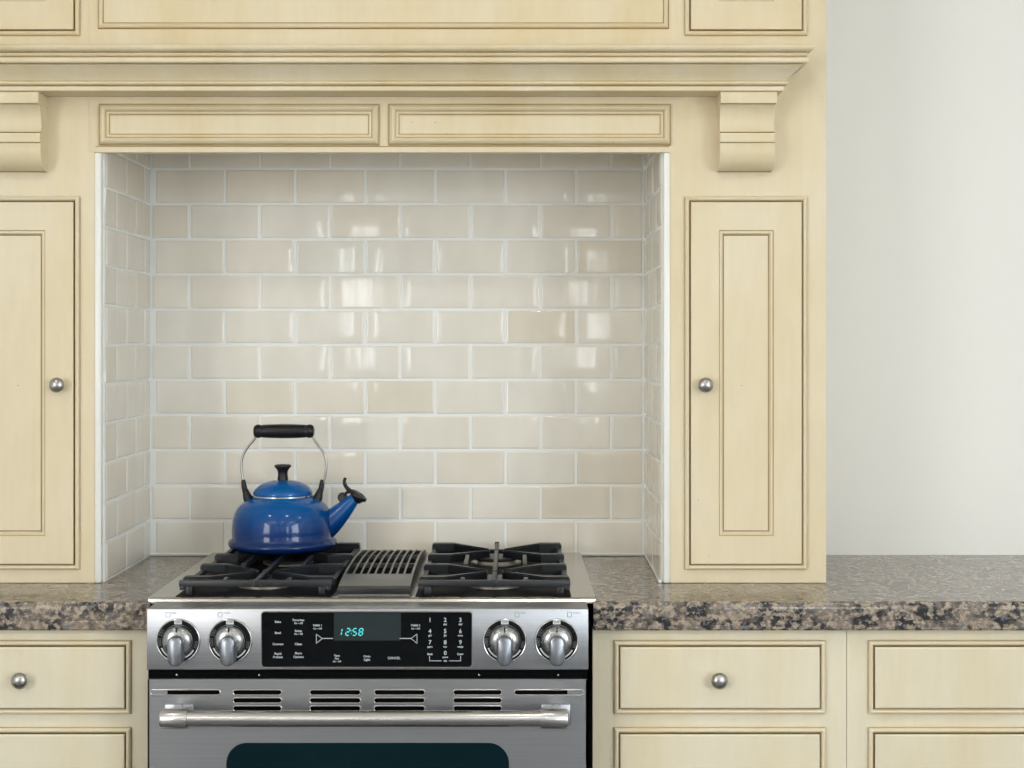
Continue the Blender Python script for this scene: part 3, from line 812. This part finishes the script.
# ------------------------------------------------------------------ kettle
KY = -.155
kk = S0 * kY(KY)
KX = X(282.8, KY); KZ = .9512
kt = thing('kettle', (KX, KY, KZ), 'blue enamel whistling kettle with black handle on the left back burner', 'kettle')
zk = lambda py: Z(py, KY)
pr = [(0, 548.3), (38, 548.4), (46, 548.4), (49.5, 547.6), (52.2, 545.9), (53.8, 543.8), (54.0, 541.8), (53.0, 539.4), (50.8, 538.0), (50.0, 536.5), (50.3, 530), (50.0, 524), (49.2, 518), (47.4, 512), (44.6, 507), (41.0, 503), (36.5, 500), (32.5, 498.2), (30.6, 497.4), (30.0, 496.4), (29.0, 495.6), (0, 495.4)]
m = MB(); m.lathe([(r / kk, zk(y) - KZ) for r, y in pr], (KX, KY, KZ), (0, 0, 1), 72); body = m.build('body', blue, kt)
m = MB(); m.lathe([(r / kk, zk(y) - KZ) for r, y in [(29.2, 496.2), (30.2, 495.8), (30.2, 494.6), (29.2, 494.2)]], (KX, KY, KZ), (0, 0, 1), 64); m.build('rim', chrome, body)
pr = [(0, 495), (28.4, 494.9), (29.4, 493.8), (29.5, 492.2), (28.9, 490.6), (27.2, 488.2), (24.0, 485.4), (19.5, 482.9), (13.0, 480.9), (6.0, 479.9), (0, 479.7)]
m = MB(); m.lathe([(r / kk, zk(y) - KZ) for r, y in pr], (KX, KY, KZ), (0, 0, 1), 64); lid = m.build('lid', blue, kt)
pr = [(5.6, 480.2), (5.4, 478.6), (4.9, 475.5), (4.9, 472), (5.8, 469.6), (7.6, 467.6), (8.5, 466.4), (8.4, 465.2), (7.0, 464.5), (0, 464.2)]
m = MB(); m.lathe([(r / kk, zk(y) - KZ) for r, y in pr], (KX, KY, KZ), (0, 0, 1), 40); m.build('lid_knob', black_matte, lid)
kp = lambda x_, y_, dy=0.0: (KX + (x_ - 282) / kk, KY + dy, zk(y_))
# lugs
for sg in (-1, 1):
    m = MB(); c = 282 + sg * 35.6
    m.tube([kp(c - sg * 1.5, 499.5), kp(c, 496.5), kp(c + sg * 1.0, 493), kp(c + sg * 2.0, 490), kp(c + sg * 2.6, 488.6)], [.0110, .0095, .0074, .0064, .0042], 16)
    m.tube([kp(c + sg * 2.2, 491), kp(c + sg * 3.0, 487), kp(c + sg * 3.6, 482.5), kp(c + sg * 3.8, 479.6)], [.0058, .0058, .0052, .0036], 14)
    m.tube([kp(c + sg * 2.6, 488.4, -.0095), kp(c + sg * 2.6, 488.4, .0095)], .0042, 12)
    m.build('lug', black_matte, kt)
def spline(pts, n=10):
    out = []
    P = [Vector(p) for p in pts]; P = [P[0] * 2 - P[1]] + P + [P[-1] * 2 - P[-2]]
    for i in range(1, len(P) - 2):
        for j in range(n):
            t = j / n
            out.append(0.5 * ((2 * P[i]) + (-P[i - 1] + P[i + 1]) * t + (2 * P[i - 1] - 5 * P[i] + 4 * P[i + 1] - P[i + 2]) * t * t + (-P[i - 1] + 3 * P[i] - 3 * P[i + 1] + P[i + 2]) * t ** 3))
    out.append(P[-2]); return out
m = MB()
left = [(242.6, 486), (242.0, 479), (240.8, 470), (240.6, 462), (243.2, 453), (248, 445.5), (253.2, 439.6), (255, 434.5), (255.8, 431.5)]
m.tube(spline([kp(*p) for p in left]), .0027, 10)
right = [(322.2, 487), (323.2, 480), (325.2, 471), (325.6, 463), (323.6, 454.5), (318.8, 446.5), (313.8, 440), (311.6, 434.5), (311, 431.5)]
m.tube(spline([kp(*p) for p in right]), .0027, 10)
bail = m.build('bail_handle', nickel, kt)
m = MB()
gx = 283.2
pr = [(0, -30.2), (3.4, -30.2), (5.2, -29.6), (6.5, -27.6), (6.9, -25.6), (6.4, -23.4), (6.0, -22.4), (6.5, -21.0), (6.9, -12), (7.1, 0), (6.9, 12), (6.5, 21.0), (6.0, 22.4), (6.4, 23.4), (6.9, 25.6), (6.5, 27.6), (5.2, 29.6), (3.4, 30.2), (0, 30.2)]
m.lathe([(r / kk, h_ / kk) for r, h_ in pr], kp(gx, 431.2), (1, 0, 0), 32)
m.build('handle_grip', black_matte, bail)
# spout
m = MB()
sp = spline([kp(320, 529), kp(331, 521.2), kp(340.5, 512.2), kp(348, 504.4), kp(354.2, 497.8)], 6)
nn = len(sp); rr = [.0330 + (.0118 - .0330) * min(1, (i / (nn - 1)) ** .75) for i in range(nn)]
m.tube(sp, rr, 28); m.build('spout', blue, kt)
spo = [o for o in kt.children if o.name.startswith('spout')][0]
m = MB()
ax = Vector((.56, 0, .83)).normalized()
c = Vector(kp(355.6, 498.6))
m.lathe([(.0110, -.006), (.0130, -.003), (.0145, .001), (.0195, .0045), (.0200, .0080), (.0188, .0110), (.0130, .0130), (0, .0140)], c, ax, 36)
m.tube([kp(358, 496.5), kp(362, 499), kp(365.4, 500.6)], [.0090, .0075, .0035], 16)
m.tube(spline([kp(353.5, 494.5), kp(349.8, 491.4), kp(346.4, 488.2), kp(344.2, 484.6), kp(343.5, 481.2), kp(344.6, 477.8)], 6), [.0046] * 12 + [.0040] * 10 + [.0033] * 9, 12)
m.lathe([(0, -.0040), (.0085, -.0036), (.0108, -.001), (.0112, .001), (.0085, .0036), (0, .0040)], kp(341.9, 497.6), (.45, -1, .2), 28)
m.tube([kp(342.5, 496), kp(346, 492.5), kp(350, 491.5)], .0032, 10)
m.build('whistle', black_matte, spo)

# ------------------------------------------------------------------ light
def area(name, loc, rot, sx, sy, energy, col):
    l = bpy.data.lights.new(name, 'AREA'); l.shape = 'RECTANGLE'; l.size = sx; l.size_y = sy; l.energy = energy; l.color = col
    o = bpy.data.objects.new(name, l); COL.objects.link(o); o.location = loc; o.rotation_euler = rot
    return o
DAY = (0.93, 0.97, 1.0)
for i, (a, b_, c, d) in enumerate(wins):
    area('window_daylight', ((a + b_) / 2, RY - .12, (c + d) / 2), (R(90), 0, 0), b_ - a, d - c, (26 if b_ - a < .3 else 22) * (b_ - a) * (d - c), DAY)
SWY, SWZ, SWA = SW[1] - SW[0], SW[3] - SW[2], (SW[1] - SW[0]) * (SW[3] - SW[2])
area('window_daylight', (RX1 + .12, (SW[0] + SW[1]) / 2, (SW[2] + SW[3]) / 2), (R(90), 0, R(90)), SWY, SWZ, 28 * SWA, (.86, .93, 1.0))  # added fill light outside the unseen right side window
area('window_daylight', (RX0 - .12, (SW[0] + SW[1]) / 2, (SW[2] + SW[3]) / 2), (R(90), 0, R(-90)), SWY, SWZ, 25 * SWA, (1.0, .98, .95))  # matching added fill from the unseen left side window
# recessed ceiling lamps, out of view, added as overhead light
for i, (lx, ly) in enumerate(((-1.3, -1.7), (0.1, -1.7), (1.5, -1.7), (-1.3, -3.9), (0.1, -3.9), (1.5, -3.9))):
    m = MB(); m.lathe([(.085, .0), (.085, -.004), (.062, -.006), (.058, 0)], (lx, ly, CEIL - .0002), (0, 0, 1), 32)
    o = m.build('added_downlight', white_trim, loc=(lx, ly, CEIL)); tag(o, 'round white ring of an added recessed ceiling lamp', 'ceiling light', 'added ceiling lamps')
    l = bpy.data.lights.new('added_overhead_light', 'AREA'); l.shape = 'DISK'; l.size = .11; l.energy = 3; l.color = (1.0, .95, .88)
    lo = bpy.data.objects.new('added_overhead_light', l); COL.objects.link(lo); lo.location = (lx, ly, CEIL - .008)

w = bpy.data.worlds.new('daylight'); scene.world = w; w.use_nodes = True
bg = w.node_tree.nodes['Background']; bg.inputs[0].default_value = (.80, .90, 1, 1); bg.inputs[1].default_value = 1.0

# ------------------------------------------------------------------ camera
cam = bpy.data.cameras.new('camera'); co = bpy.data.objects.new('camera', cam); COL.objects.link(co)
co.location = (0, -D0, EYE); co.rotation_euler = (R(90), 0, 0)
cam.sensor_fit = 'HORIZONTAL'; cam.sensor_width = 36; cam.lens = S0 * D0 / 1024 * 36
cam.shift_y = -39 / 1024; cam.clip_start = .05
scene.camera = co
vs = scene.view_settings
vs.view_transform = 'Standard'; vs.look = 'None'; vs.gamma = 1; vs.use_curve_mapping = False; vs.exposure = 0.12
scene.cycles.use_denoising = True
scene.cycles.max_bounces = 10
scene.cycles.diffuse_bounces = 6
